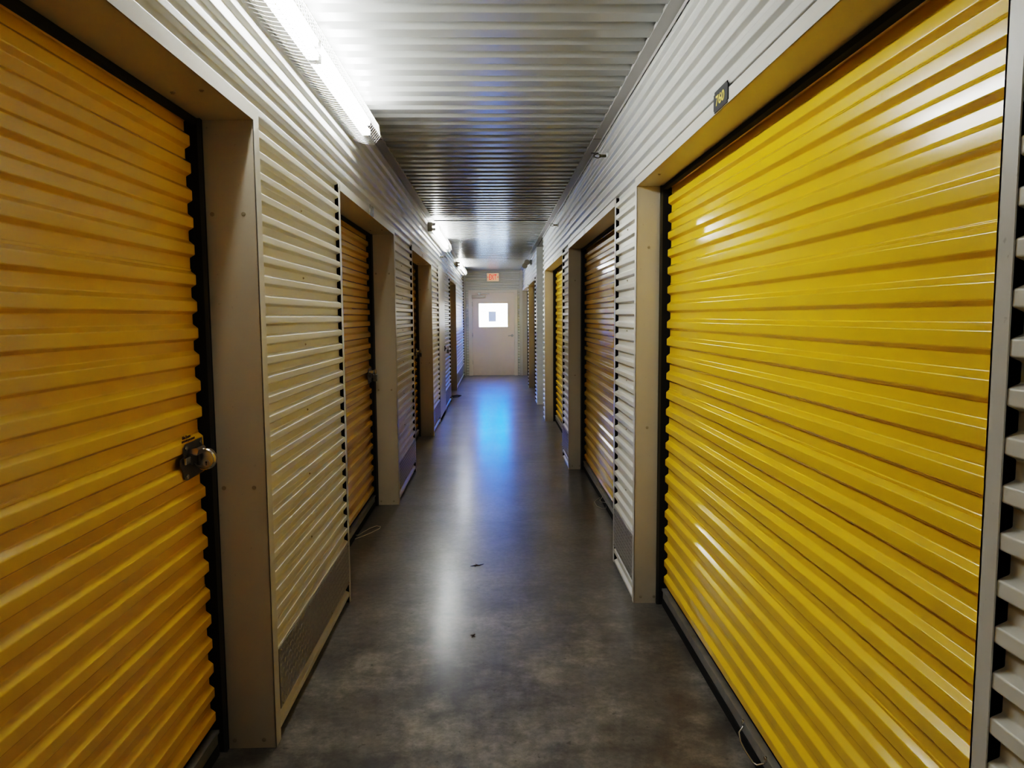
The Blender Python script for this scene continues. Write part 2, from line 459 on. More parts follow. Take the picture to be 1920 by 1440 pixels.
# opening surrounds
tn = 3
for key, (s, ya, yb, ret) in OPEN.items():
    r = sroot('trim_%d' % tn, (XW[s], (ya + yb) / 2, 0)); tn += 1
    fl = FLW[s]; far_fl = 0.0 if key == 'R5' else fl
    bm = bmesh.new()                                   # far jamb: return face and flange
    wbx(bm, s, -0.003, ret, yb, yb + 0.004, 0, HZ)
    if far_fl: wbx(bm, s, -0.003, -0.0005, yb, yb + far_fl, 0, HZ + HF)
    obj('jamb', bm, M['jamb'] if True else None, r)
    bm = bmesh.new()                                   # near jamb
    wbx(bm, s, -0.003, ret, ya - 0.004, ya, 0, HZ)
    wbx(bm, s, -0.003, -0.0005, ya - NFL, ya, 0, HZ + HF)
    obj('jamb', bm, M['flange'], r)
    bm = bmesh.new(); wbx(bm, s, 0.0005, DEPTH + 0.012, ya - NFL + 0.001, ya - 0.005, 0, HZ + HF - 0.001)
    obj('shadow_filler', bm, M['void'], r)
    bm = bmesh.new()                                   # head
    wbx(bm, s, -0.003, ret, ya, yb, HZ, HZ + 0.004)
    wbx(bm, s, -0.0035, -0.0005, ya, yb + far_fl * 0.0, HZ, HZ + HF)
    obj('head', bm, M['jamb'], r)
    bm = bmesh.new(); wbx(bm, s, -0.0042, -0.0036, ya - NFL * 0.0, yb + far_fl, HZ, HZ + HF)
    wbx(bm, s, -0.0042, -0.0034, yb, yb + far_fl, 0.0, HZ)
    obj('face_flange', bm, M['flange'], r)
    # light-tight closure above the opening
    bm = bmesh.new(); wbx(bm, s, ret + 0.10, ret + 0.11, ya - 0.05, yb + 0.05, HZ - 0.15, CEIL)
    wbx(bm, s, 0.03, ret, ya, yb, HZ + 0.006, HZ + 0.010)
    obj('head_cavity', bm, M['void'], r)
    if key in ('L1', 'L2', 'L3', 'R1', 'R2'):
        zs = (1.865, 0.94, 0.030)
        xs = (0.143, 0.040) if s == -1 else (0.060, )
        pts = [(XW[s] + s * o_, yb - 0.0005, z) for z in zs for o_ in xs]
        if s == 1: pts += [(XW[s] + s * 0.034, yb - 0.0005, 0.034), (XW[s] + s * 0.105, yb - 0.0005, 0.034)]; pts = [p for p in pts if abs(p[2] - 0.03) > 0.002]
        add_screws(r, pts, (0, -1, 0), 0.0055)
        add_screws(r, [(XW[s] + s * 0.04, yb - 0.32, HZ), (XW[s] + s * 0.13, yb - 0.30, HZ)], (0, 0, -1), 0.0055)
# joints in the head trims, seen as thin lines
for s, y in ((1, 5.95), (1, 9.05), (-1, 8.25)):
    bm = bmesh.new(); wbx(bm, s, -0.0062, -0.0043, y, y + 0.012, HZ + 0.001, HZ + HF)
    wbx(bm, s, -0.0052, -0.0043, y + 0.012, y + 0.10, HZ + 0.001, HZ + HF)
    obj('trim_sleeve', bm, M['flashing'], bpy.data.objects['wall_left'] if s < 0 else bpy.data.objects['wall_right'])

# dents and scuffs: procedural in the paints above.  Cross corridor on the right
wr = bpy.data.objects['wall_right']
def y_sheet(bm, y, sgn, x0, x1, z0, z1, s=1, off=0.0):
    prof = round_poly(wall_prof(s, z0, z1))
    A = [bm.verts.new((x0, y + sgn * o, z)) for z, o in prof]; B = [bm.verts.new((x1, y + sgn * o, z)) for z, o in prof]
    for i in range(len(A) - 1): bm.faces.new((A[i], B[i], B[i+1], A[i+1]))
bm = bmesh.new(); y_sheet(bm, CROSS[1] - 0.004, 1, XW[1] + 0.005, 4.1, 0, CEIL)
y_sheet(bm, CROSS[0] + 0.004, -1, XW[1] + 0.01, 4.1, 0, CEIL)
obj('cross_corridor_sheet', bm, M['panel'], wr, wn=True)
bm = bmesh.new(); bx(bm, 4.1, 4.15, CROSS[0] - 0.1, CROSS[1] + 0.1, 0, CEIL + 0.02)
bx(bm, XW[1] + 0.03, 4.12, CROSS[1] + 0.018, CROSS[1] + 0.03, 0, CEIL + 0.02)
bx(bm, XW[1] + 0.03, 4.12, CROSS[0] - 0.03, CROSS[0] - 0.018, 0, CEIL + 0.02)
obj('cross_corridor_end', bm, M['panel'], wr)

# far wall
wf = sroot('wall_far', (0, YF, 0))
bm = bmesh.new()
y_sheet(bm, YF, 1, -0.735, -0.668, 0.004, 2.2); y_sheet(bm, YF, 1, 0.600, 0.660, 0.004, 2.2)
y_sheet(bm, YF, 1, -0.79, XW[1] + 0.02, 2.2, CEIL + 0.03)
obj('wall_panel', bm, M['panel'], wf, wn=True)
bm = bmesh.new(); bx(bm, -0.791, -0.732, YF - 0.004, YF - 0.001, 0, CEIL); obj('corner_trim', bm, M['flange'], wf)
bm = bmesh.new(); bx(bm, 0.650, 0.93, YF - 0.004, YF - 0.001, 0, 2.2)
bx(bm, 0.650, 0.728, YF - 0.004, YF - 0.001, 2.2, CEIL)
obj('corner_trim', bm, M['flange'], wf)
bm = bmesh.new(); bx(bm, -0.736, -0.728, YF - 0.002, YF + 0.02, 0, 2.2); bx(bm, 0.650, 0.662, YF - 0.002, YF + 0.02, 0, 2.2)
bx(bm, -1.6, -0.58, YF + 0.022, YF + 0.03, 0, CEIL + 0.1); bx(bm, 0.52, 1.6, YF + 0.022, YF + 0.03, 0, CEIL + 0.1); bx(bm, -0.58, 0.52, YF + 0.022, YF + 0.03, 2.16, CEIL + 0.1)
obj('wall_backing', bm, M['void'], wf)
# near wall behind the camera
bm = bmesh.new(); y_sheet(bm, YN, -1, -0.8, 0.75, 0, CEIL + 0.03); bx(bm, -1.6, 1.6, YN - 0.08, YN - 0.03, 0, CEIL + 0.1)
struct(obj('wall_near', bm, M['panel']))

# ------------------------------------------------------------------ exit door at the far end
d1 = sroot('door_1', (-0.03, YF, 0))
X0, X1, DT = -0.569, 0.513, 2.138
bm = bmesh.new()
for a, b_ in ((-0.666, X0), (X1, 0.597)):
    bx(bm, a, b_, YF - 0.018, YF + 0.06, 0, 2.20, 0.003)
bx(bm, X0, X1, YF - 0.018, YF + 0.06, DT, 2.20, 0.003)
for a, b_ in ((-0.62, X0 + 0.03), (X1 - 0.03, 0.56)): bx(bm, a, b_, YF + 0.042, YF + 0.06, 0, 2.2)
bx(bm, X0, X1, YF + 0.042, YF + 0.06, DT - 0.03, 2.2)
obj('door_frame', bm, M['doorfr'], d1)
WX0, WX1, WZ0, WZ1 = -0.401, 0.342, 1.254, 1.861
bm = bmesh.new(); g = 0.006; ly0, ly1 = YF - 0.004, YF + 0.04
bx(bm, X0 + g, WX0, ly0, ly1, 0.010, DT - g); bx(bm, WX1, X1 - g, ly0, ly1, 0.010, DT - g)
bx(bm, WX0, WX1, ly0, ly1, 0.010, WZ0); bx(bm, WX0, WX1, ly0, ly1, WZ1, DT - g)
leaf = obj('door_leaf', bm, M['dooren'], d1)
bm = bmesh.new(); w = 0.02
for a in ((WX0 - w, WX0 + 0.004, WZ0 - w, WZ1 + w), (WX1 - 0.004, WX1 + w, WZ0 - w, WZ1 + w), (WX0, WX1, WZ0 - w, WZ0 + 0.004), (WX0, WX1, WZ1 - 0.004, WZ1 + w)):
    bx(bm, a[0], a[1], ly0 - 0.008, ly0 + 0.001, a[2], a[3], 0.001)
obj('window_bead', bm, M['dooren'], leaf)
bm = bmesh.new(); bx(bm, WX0, WX1, YF + 0.014, YF + 0.018, WZ0, WZ1)
obj('window_pane', bm, M['glass'], leaf)
bm = bmesh.new(); bx(bm, X0 - 0.01, -0.229, YF - 0.062, ly0, 2.00, 2.068, 0.006)
cl = obj('door_closer', bm, M['closer'], d1)
bm = bmesh.new(); bx(bm, -0.42, -0.33, YF - 0.05, YF - 0.03, 2.09, 2.135, 0.004)
bx(bm, -0.38, -0.12, YF - 0.085, YF - 0.065, 2.10, 2.118, 0.003); bx(bm, -0.40, -0.36, YF - 0.085, YF - 0.03, 2.066, 2.12, 0.003)
obj('closer_arm', bm, M['chrome'], cl)
bm = bmesh.new(); cyl(bm, (0.455, ly0 - 0.006, 1.033), (0, 1, 0), 0.033, 0.012, 20); cyl(bm, (0.455, ly0 - 0.03, 1.033), (0, 1, 0), 0.011, 0.05, 12)
tube(bm, [(0.455, ly0 - 0.05, 1.033), (0.42, ly0 - 0.055, 1.034), (0.35, ly0 - 0.05, 1.028)], [0.011, 0.010, 0.008], 10)
obj('door_handle', bm, M['chrome'], d1)
bm = bmesh.new(); bx(bm, X0, X1, YF - 0.03, YF + 0.08, 0.0, 0.012, 0.003)
obj('threshold', bm, M['galv'], d1)
for z in (0.35, 1.05, 1.85):
    bm = bmesh.new(); cyl(bm, (X0 + 0.002, ly0 - 0.008, z), (0, 0, 1), 0.007, 0.11, 10)
    obj('hinge', bm, M['chrome'], d1)

# notice taped on the outside of the glass
n = tag(obj('paper_notice', (lambda b: (bx(b, -0.150, 0.040, YF + 0.0105, YF + 0.0125, 1.393, 1.654), b)[1])(bmesh.new()), M['paper'], origin=(-0.055, YF, 1.39)),
        'small bluish paper notice taped on the bright window of the far exit door', 'notice')

# ------------------------------------------------------------------ roll-up doors
PIN = ['first', 'second']
def curtain_profile(z0, z1):
    """ribs of the slatted steel curtain, six ribs between lapped seams"""
    pts = []; seam = 0.07 - 0.535
    while seam < z1 + 0.6:
        for i in range(6):
            b0 = seam + 0.052 + 0.0875 * i
            pts += [(b0 - 0.008, 0.017), (b0 + 0.002, 0.0), (b0 + 0.034, 0.0), (b0 + 0.048, 0.017)]
        s2 = seam + 0.535
        pts += [(s2 - 0.011, 0.0165), (s2 - 0.009, 0.0135), (s2 - 0.002, 0.0135), (s2 - 0.0015, 0.0185), (s2, 0.0185), (s2 + 0.0005, 0.0150), (s2 + 0.008, 0.0150), (s2 + 0.010, 0.0170)]
        seam = s2
    return [p for p in pts if z0 <= p[0] <= z1]

def roll_door(key, label, cord=None, handle=None, latch=None, group='yellow roll-up doors along the corridor'):
    s, ya, yb, ret = OPEN[key]
    cr = ret + (0.017 if s == -1 else 0.022)            # crest plane of the curtain
    t = thing('roll_up_door', label, 'door', (XW[s] + s * (ret + 0.03), (ya + yb) / 2, 0), group)
    bm = bmesh.new()
    prof = curtain_profile(0.10, 2.42)
    side_sheet(bm, s, ya + 0.035, yb - 0.036, prof, cr, ny=1)
    c = obj('curtain', bm, M['yellow'], t, wn=True)
    c.data.materials.append(M['void'])
    bm = bmesh.new(); wbx(bm, s, cr + 0.022, cr + 0.026, ya, yb, 0.0, 2.5)
    obj('curtain_back', bm, M['void'], t)
    for y0, y1, lip in ((yb - 0.034, yb - 0.001, -1), (ya + 0.001, ya + 0.034, 1)):
        bm = bmesh.new(); wbx(bm, s, ret - 0.012, ret + 0.055, y0 + (0.012 if lip < 0 else 0), y1 - (0.012 if lip > 0 else 0), 0, HZ + 0.0, mi=0)
        g_ = obj('guide', bm, M['rubber'], t)
        bm = bmesh.new()
        yy = y0 + 0.012 if lip < 0 else y1 - 0.012
        wbx(bm, s, ret - 0.014, ret - 0.002, yy - 0.001, yy + 0.001, 0, HZ)
        obj('guide_lip', bm, M['lip'], g_)
    bm = bmesh.new()
    wbx(bm, s, cr - 0.006, cr + 0.016, ya + 0.04, yb - 0.04, 0.040, 0.094, 0.003)
    wbx(bm, s, cr - 0.012, cr - 0.004, ya + 0.04, yb - 0.04, 0.082, 0.094, 0.002)
    bm2 = bmesh.new(); wbx(bm2, s, ret - 0.004, cr - 0.001, ya + 0.002, yb - 0.002, HZ - 0.020, HZ - 0.001); obj('head_gap_shade', bm2, M['rubber'], t)  # black strip painting the shade in the gap above the curtain
    bar = obj('bottom_bar', bm, M['galv'], t)
    bm = bmesh.new(); wbx(bm, s, cr - 0.010, cr + 0.012, ya + 0.04, yb - 0.04, 0.001, 0.042, 0.003)
    obj('bottom_seal', bm, M['rubber'], bar)
    X = lambda o_: XW[s] + s * (cr + o_)
    if handle:
        y0, y1 = handle; bm = bmesh.new()
        pts = [(X(-0.010), y0, 0.082), (X(-0.014), y0 + 0.004, 0.07), (X(-0.036), y0 + 0.012, 0.060), (X(-0.042), y0 + 0.03, 0.057)]
        pts += [(X(-0.042), y0 + (y1 - y0) * 0.45, 0.052), (X(-0.040), y0 + (y1 - y0) * 0.72, 0.052), (X(-0.032), y1 - 0.018, 0.060), (X(-0.016), y1 - 0.008, 0.070), (X(-0.010), y1, 0.082)]
        tube(bm, pts, 0.0032, 8)
        for y in (y0, y1): cyl(bm, (X(-0.013), y, 0.086), (s, 0, 0), 0.010, 0.006, 10)
        obj('lift_handle', bm, M['steel'], bar)
    if cord:
        bm = bmesh.new(); tube(bm, cord[1], cord[2] if len(cord) > 2 else 0.0025, 6)
        obj('pull_cord', bm, M[cord[0]], t)
    if latch:
        y, z = latch
        build_latch(t, s, cr, y, z)
    return t

def build_latch(t, s, cr, y, z):
    """stainless slide latch plate on the curtain; y is its edge by the jamb"""
    X = lambda o_: XW[s] + s * (cr + o_)
    bm = bmesh.new()
    out = [(-0.175, -0.012), (-0.155, -0.040), (-0.150, -0.058), (-0.13, -0.066), (0.0, -0.060), (0.0, 0.052), (-0.13, 0.050), (-0.150, 0.040), (-0.150, 0.012), (-0.175, 0.006)]
    poly_extrude(bm, [(X(-0.003), y + a, z + b_) for a, b_ in out], (-s * 0.003, 0, 0))
    pl = obj('latch', bm, M['darksteel'], t)
    bm = bmesh.new()
    wbx(bm, s, cr - 0.020, cr - 0.006, y - 0.12, y - 0.012, z - 0.018, z + 0.018, 0.003)   # slide housing
    wbx(bm, s, cr - 0.030, cr - 0.020, y - 0.085, y - 0.045, z - 0.026, z + 0.026, 0.004)
    obj('latch_housing', bm, M['darksteel'], pl)
    bm = bmesh.new()
    wbx(bm, s, cr - 0.017, cr - 0.009, y - 0.16, y + 0.03, z - 0.011, z + 0.011, 0.002)    # bolt
    poly_extrude(bm, [(X(-0.006), y - 0.118, z + 0.018), (X(-0.034), y - 0.118, z + 0.012), (X(-0.040), y - 0.118, z + 0.030), (X(-0.034), y - 0.118, z + 0.036), (X(-0.006), y - 0.118, z + 0.030)], (0, 0.06, 0))
    obj('latch_bolt', bm, M['steel'], pl)
    for a, b_ in ((-0.135, 0.038), (-0.02, 0.040), (-0.135, -0.052), (-0.02, -0.048)):
        bm = bmesh.new(); cyl(bm, (X(-0.008), y + a, z + b_), (s, 0, 0), 0.007, 0.006, 10)
        obj('rivet', bm, M['steel'], pl)

def disc_lock(x, y, z, label, sc=1.0):
    """round disc padlock facing the corridor entrance"""
    t = thing('padlock', label, 'padlock', (x, y, z), 'padlocks on the storage doors')
    R = 0.037 * sc; th = 0.024 * sc
    bm = bmesh.new()
    # outline with the shackle bite taken out at the upper left
    ang0, ang1 = math.radians(112), math.radians(172)
    pts = []
    for k in range(41):
        a = ang1 + (2 * PI - (ang1 - ang0)) * k / 40
        pts.append((R * math.cos(a), R * math.sin(a)))
    c = (-0.38 * R, 0.30 * R); r = 0.36 * R
    for k in range(13):
        a = math.radians(60) - math.radians(190 + 0) * k / 12
        pts.append((c[0] + r * math.cos(a), c[1] + r * math.sin(a)))
    def ring(scale, yy): return [bm.verts.new((x + p[0] * scale, y + yy, z + p[1] * scale)) for p in pts]
    rings = [ring(0.80, -th * 0.50), ring(0.90, -th * 0.47), ring(0.97, -th * 0.34), ring(1.0, -th * 0.12), ring(1.0, th * 0.12), ring(0.97, th * 0.34), ring(0.90, th * 0.5)]
    for A, B in zip(rings, rings[1:]):
        for i in range(len(A)): bm.faces.new((A[i], A[(i+1) % len(A)], B[(i+1) % len(A)], B[i]))
    bm.faces.new(rings[0][::-1]); bm.faces.new(rings[-1])
    obj('lock_body', bm, M['steel'], t)
    bm = bmesh.new()
    tube(bm, [(x + R * 0.86 * math.cos(2*PI*k/40), y - th * 0.50, z + R * 0.86 * math.sin(2*PI*k/40)) for k in range(40)], 0.0020 * sc, 6, closed=True)
    obj('lock_rim', bm, M['steel'], t)
    bm = bmesh.new()
    tube(bm, [(x - 0.40 * R + 0.62 * R * math.cos(math.radians(a)), y, z + 0.30 * R + 0.62 * R * math.sin(math.radians(a))) for a in range(60, 241, 15)], 0.0048 * sc, 8)
    obj('shackle', bm, M['steel'], t)
    bm = bmesh.new(); cyl(bm, (x + 0.22 * R, y - th * 0.54, z - 0.36 * R), (0, 1, 0), 0.011 * sc, 0.004 * sc, 18)
    k = obj('key_cylinder', bm, M['chrome'], t)
    bm = bmesh.new(); bx(bm, x + 0.22 * R - 0.0012, x + 0.22 * R + 0.0012, y - th * 0.64, y - th * 0.60, z - 0.36 * R - 0.006, z - 0.36 * R + 0.006)
    cyl(bm, (x + 0.22 * R, y - th * 0.62, z - 0.36 * R + 0.004), (0, 1, 0), 0.0028, 0.001, 10)
    obj('keyhole', bm, M['void'], k)
    return t

def box_lock(x, y, z, label, sc=1.0):
    """ordinary laminated padlock hanging from a latch"""
    t = thing('padlock', label, 'padlock', (x, y, z), 'padlocks on the storage doors')
    bm = bmesh.new(); bx(bm, x - 0.014 * sc, x + 0.014 * sc, y - 0.024 * sc, y + 0.024 * sc, z - 0.045 * sc, z, 0.005 * sc)
    obj('lock_body', bm, M['darksteel'], t)
    bm = bmesh.new()
    pts = [(x, y - 0.015 * sc, z - 0.01 * sc)] + [(x, y - 0.015 * sc * math.cos(a), z + 0.02 * sc + 0.015 * sc * math.sin(a)) for a in [PI * k / 8 for k in range(9)]] + [(x, y + 0.015 * sc, z - 0.01 * sc)]
    tube(bm, pts, 0.004 * sc, 8)
    obj('shackle', bm, M['steel'], t)
    return t

L1 = roll_door('L1', 'large golden yellow ribbed roll-up door filling the left foreground with round silver padlock', latch=(2.462, 1.075))
roll_door('L2', 'golden yellow roll-up door on the left behind the long ribbed wall panel, thin cord loop at its foot',
          cord=('cord', [(-0.99, 4.95, 0.03), (-1.0 + 0.02, 4.98, 0.006), (-0.950, 5.03, 0.004), (-0.885, 5.14, 0.004), (-0.842, 5.24, 0.004), (-0.842, 5.29, 0.004), (-0.875, 5.31, 0.004), (-0.915, 5.25, 0.004), (-0.945, 5.16, 0.004), (-0.962, 5.08, 0.006), (-0.975, 5.03, 0.02)]),
          latch=(5.87, 1.075))
roll_door('L3', 'roll-up door deep in the third opening on the left, nearly hidden by its beige jamb', latch=(9.35, 1.075))
roll_door('L4', 'roll-up door in the farthest opening on the left, just before the exit end')
roll_door('R1', 'large bright yellow ribbed roll-up door under the black 760 sign, wire handle at its foot', handle=(2.255, 2.475),
          cord=('blackcord', [(0.875, 2.30, 0.05), (0.862, 2.29, 0.010), (0.842, 2.26, 0.006), (0.825, 2.20, 0.006), (0.845, 2.15, 0.006), (0.870, 2.17, 0.012)], 0.004))
roll_door('R2', 'glossy gold brown roll-up door with white reflections, second on the right, cord loop at its foot',
          cord=('cord', [(0.880, 5.93, 0.07), (0.862, 5.90, 0.045), (0.838, 5.86, 0.035), (0.842, 5.78, 0.040), (0.872, 5.72, 0.05), (0.865, 5.70, 0.01), (0.835, 5.72, 0.004), (0.805, 5.80, 0.004), (0.805, 5.93, 0.004), (0.84, 6.02, 0.004), (0.875, 6.03, 0.02)]))
roll_door('R3', 'bright yellow roll-up door on the right, just before the diamond plate corner')
roll_door('R4', 'roll-up door on the right just beyond the diamond plate corner, seen only as a dark sliver')
roll_door('R5', 'roll-up door in the last opening on the right, hidden beside the far exit door')

# the decal printed above the first latch
place_text('decal', 'Max Secure', 0.02, 0.062, M['ink'], L1, (XW[-1] - 0.175 - 0.0165, 2.352, 1.146), (0, 1, 0), (0, 0, 1), 0.0006, 0.011)
place_text('decal', 'LOCK OUT | LOCKED IN', 0.02, 0.098, M['ink'], L1, (XW[-1] - 0.175 - 0.0165, 2.365, 1.133), (0, 1, 0), (0, 0, 1), 0.0006, 0.009)

disc_lock(-0.946, 2.402, 1.066, 'round silver disc padlock on the latch of the left foreground door')
box_lock(-0.935, 5.80, 1.075, 'dark padlock on the latch of the second yellow door on the left', 1.15)
box_lock(-0.930, 9.30, 1.075, 'dark padlock on the latch in the third opening on the left', 1.1)

# ------------------------------------------------------------------ white hinged door on the left, far
t = thing('hinged_door', 'flat white hinged unit door between ribbed panels on the far left wall', 'door', (XW[-1], 11.2, 0))
bm = bmesh.new(); wbx(bm, -1, -0.006, 0.010, 10.66, 11.74, 0.06, 2.20, 0.002); obj('door_leaf', bm, M['flange'], t)
bm = bmesh.new(); wbx(bm, -1, -0.004, 0.012, 10.60, 10.655, 0, 2.25, 0.001); wbx(bm, -1, -0.004, 0.012, 11.745, 11.80, 0, 2.25, 0.001); wbx(bm, -1, -0.004, 0.012, 10.655, 11.745, 2.205, 2.25, 0.001)
obj('door_frame', bm, M['flange'], t)
bm = bmesh.new(); wbx(bm, -1, 0.004, 0.02, 10.6, 11.8, 0.0, 2.24); obj('door_back', bm, M['void'], t)
bm = bmesh.new(); wbx(bm, -1, -0.018, -0.006, 11.56, 11.72, 0.99, 1.07, 0.003); wbx(bm, -1, -0.036, -0.018, 11.60, 11.66, 1.015, 1.045, 0.003)
obj('latch', bm, M['darksteel'], t)
box_lock(XW[-1] + 0.056, 11.66, 1.01, 'small dark padlock on the flat white hinged door, far left', 1.3)

# ------------------------------------------------------------------ diamond tread plates
def lozenges(bm, place, u0, u1, v0, v1, step=0.026, h=0.0016):
    """raised bars on a plate, alternating in direction; place(u, v, h) -> point"""
    nu = int((u1 - u0) / step); nv = int((v1 - v0) / step)
    for i in range(nu):
        for j in range(nv):
            cu = u0 + (i + 0.5) * (u1 - u0) / nu; cv = v0 + (j + 0.5) * (v1 - v0) / nv
            a = math.radians(45 if (i + j) % 2 else -45)
            du, dv = math.cos(a), math.sin(a); Lh, W = step * 0.46, step * 0.15
            ring = [(Lh, 0), (0, W), (-Lh, 0), (0, -W)]
            base = [bm.verts.new(place(cu + p * du - q * dv, cv + p * dv + q * du, 0)) for p, q in ring]
            top = [bm.verts.new(place(cu + 0.55 * (p * du - q * dv), cv + 0.55 * (p * dv + q * du), h)) for p, q in ring]
            bm.faces.new(top)
            for k in range(4): bm.faces.new((base[k], base[(k+1) % 4], top[(k+1) % 4], top[k]))

def kick_plate(s, y0, y1, z0, z1, label):
    bm = bmesh.new(); wbx(bm, s, -0.004, -0.001, y0, y1, z0, z1)
    lozenges(bm, lambda u, v, h: (XW[s] + s * (-0.004 - h), u, v), y0 + 0.004, y1 - 0.004, z0 + 0.003, z1 - 0.003)
    t = tag(obj('kick_plate', bm, M['diamond'], origin=(XW[s], (y0 + y1) / 2, z0)), label, 'kick plate', 'diamond tread kick plates')
    ny = max(2, int((y1 - y0) / 0.35) + 1)
    pts = [(XW[s] - s * 0.004, y0 + 0.02 + (y1 - y0 - 0.04) * i / (ny - 1), z) for i in range(ny) for z in (z0 + 0.012, z1 - 0.012)]
    add_screws(t, pts, (-s, 0, 0), 0.0035)
kick_plate(-1, 2.590, 3.858, 0.107, 0.330, 'diamond tread kick plate at the foot of the nearest left ribbed panel')
kick_plate(-1, 5.995, 7.212, 0.107, 0.330, 'diamond tread kick plate on the second left panel, reflecting bluish floor light')
kick_plate(-1, 9.475, 10.590, 0.107, 0.330, 'diamond tread kick plate just before the flat white hinged door')
kick_plate(-1, 11.81, 13.280, 0.107, 0.330, 'diamond tread kick plate just beyond the flat white hinged door')
kick_plate(-1, 15.37, 19.10, 0.107, 0.330, 'diamond tread kick plate on the left wall beside the exit end')
kick_plate(1, 3.842, 4.442, 0.108, 0.352, 'diamond tread kick plate beside the first right pillar, next to the 760 door')
kick_plate(1, 7.292, 7.888, 0.108, 0.352, 'diamond tread kick plate between the gold brown and the bright yellow right doors')
bm = bmesh.new(); bx(bm, XW[1] - 0.002, 1.05, CROSS[1] - 0.008, CROSS[1] - 0.005, 0.0, CEIL - 0.005)
lozenges(bm, lambda u, v, h: (u, CROSS[1] - 0.008 - h, v), XW[1] + 0.002, 1.048, 0.003, CEIL - 0.008, 0.03, 0.002)
tag(obj('corner_guard', bm, M['guard'], origin=(0.89, CROSS[1], 0)), 'tall silver diamond tread plate covering the wall corner on the far right', 'corner guard')

# ------------------------------------------------------------------ number signs
t = thing('number_sign', 'small black sign with yellow 760 above the large right door', 'sign', (XW[1], 2.395, 2.205))
bm = bmesh.new(); wbx(bm, 1, -0.0075, -0.0043, 2.322, 2.468, 2.172, 2.238)
es = [e for e in bm.edges if abs(e.verts[0].co.x - e.verts[1].co.x) > 0.001]
bmesh.ops.bevel(bm, geom=es, offset=0.008, segments=4, affect='EDGES')
obj('plate', bm, M['signblack'], t)
place_text('numerals', '760', 0.04, 0.088, M['signyellow'], t, (XW[1] - 0.0082, 2.398, 2.205), (0, -1, 0), (0, 0, 1), 0.0006, 0.033)
bm = bmesh.new(); wbx(bm, -1, -0.0075, -0.0043, 4.80, 4.945, 2.172, 2.238)
es = [e for e in bm.edges if abs(e.verts[0].co.x - e.verts[1].co.x) > 0.001]
bmesh.ops.bevel(bm, geom=es, offset=0.008, segments=4, affect='EDGES')
tag(obj('number_sign', bm, M['signglare'], origin=(XW[-1], 4.87, 2.2)), 'small dark number sign seen edge-on above the second left door', 'sign')

# ------------------------------------------------------------------ fluorescent lights in wire guards
LX = XW[-1]
def fluorescent(y0, label):
    Ln = 2.44; y1 = y0 + Ln
    t = thing('fluorescent_light', label, 'light', (LX + 0.05, (y0 + y1) / 2, 2.58), 'caged tube lights along the left wall')
    bm = bmesh.new(); bx(bm, LX + 0.014, LX + 0.062, y0, y1, 2.535, 2.632, 0.003)
    h = obj('housing', bm, M['white'], t)
    for a in (y0, y1):
        bm = bmesh.new(); bx(bm, LX + 0.010, LX + 0.066, a - 0.004, a + 0.004, 2.530, 2.637, 0.002)
        obj('end_cap', bm, M['greyend'], t)
    for y in (y0 + 0.3, y0 + Ln / 2, y1 - 0.3):
        bm = bmesh.new(); bx(bm, LX - 0.002, LX + 0.016, y - 0.03, y + 0.03, 2.55, 2.62)
        obj('mounting_block', bm, M['white'], h)
    for z in (2.556, 2.612):
        for k in (0, 1):
            a = y0 + 0.02 + k * (Ln / 2); b_ = a + Ln / 2 - 0.045
            bm = bmesh.new(); cyl(bm, (LX + 0.088, (a + b_) / 2, z), (0, 1, 0), 0.0165, b_ - a, 10)
            tb = obj('tube', bm, M['tube'], t)
            for y in (a - 0.006, b_ + 0.006):
                bm = bmesh.new(); bx(bm, LX + 0.060, LX + 0.104, y - 0.008, y + 0.008, z - 0.018, z + 0.018, 0.004)
                obj('lamp_socket', bm, M['white'], t)
    # the wire guard: hexagonal hoops joined by long wires
    prof = [(LX + 0.012, 2.516), (LX + 0.055, 2.502), (LX + 0.120, 2.492), (LX + 0.156, 2.536), (LX + 0.148, 2.600), (LX + 0.120, 2.645), (LX + 0.060, 2.662), (LX + 0.012, 2.655)]
    bm = bmesh.new(); n = 62
    for i in range(n + 1):
        y = y0 + Ln * i / n
        tube(bm, [(px, y, pz) for px, pz in prof], 0.0014, 4)
    for px, pz in prof[1:-1]: tube(bm, [(px, y0 - 0.002, pz), (px, y1 + 0.002, pz)], 0.0014, 4)
    for (ax, az), (bx_, bz) in zip(prof[2:5], prof[3:6]):
        tube(bm, [((ax + bx_) / 2, y0, (az + bz) / 2), ((ax + bx_) / 2, y1, (az + bz) / 2)], 0.0012, 4)
    obj('wire_guard', bm, M['wire'], t)
    return t
def copy_tree(o, parent=None):
    c = o.copy(); COL.objects.link(c)
    if parent is not None: c.parent = parent
    for ch in [x for x in o.children]: copy_tree(ch, c)
    return c
F1 = fluorescent(1.865, 'nearest caged fluorescent light high on the left wall, its wire guard clearly visible')
for y, lb in ((8.90, 'middle fluorescent light on the left wall, glowing above the third opening'), (15.2, 'farthest and smallest fluorescent light on the left wall by the exit end'),
              (-5.0, 'added, unseen fluorescent light on the left wall behind the viewer')):  # last one: unseen lamp added to brighten the near doors
    c = copy_tree(F1); c.location = (LX + 0.05, y + 1.22, 2.58); c['label'] = lb

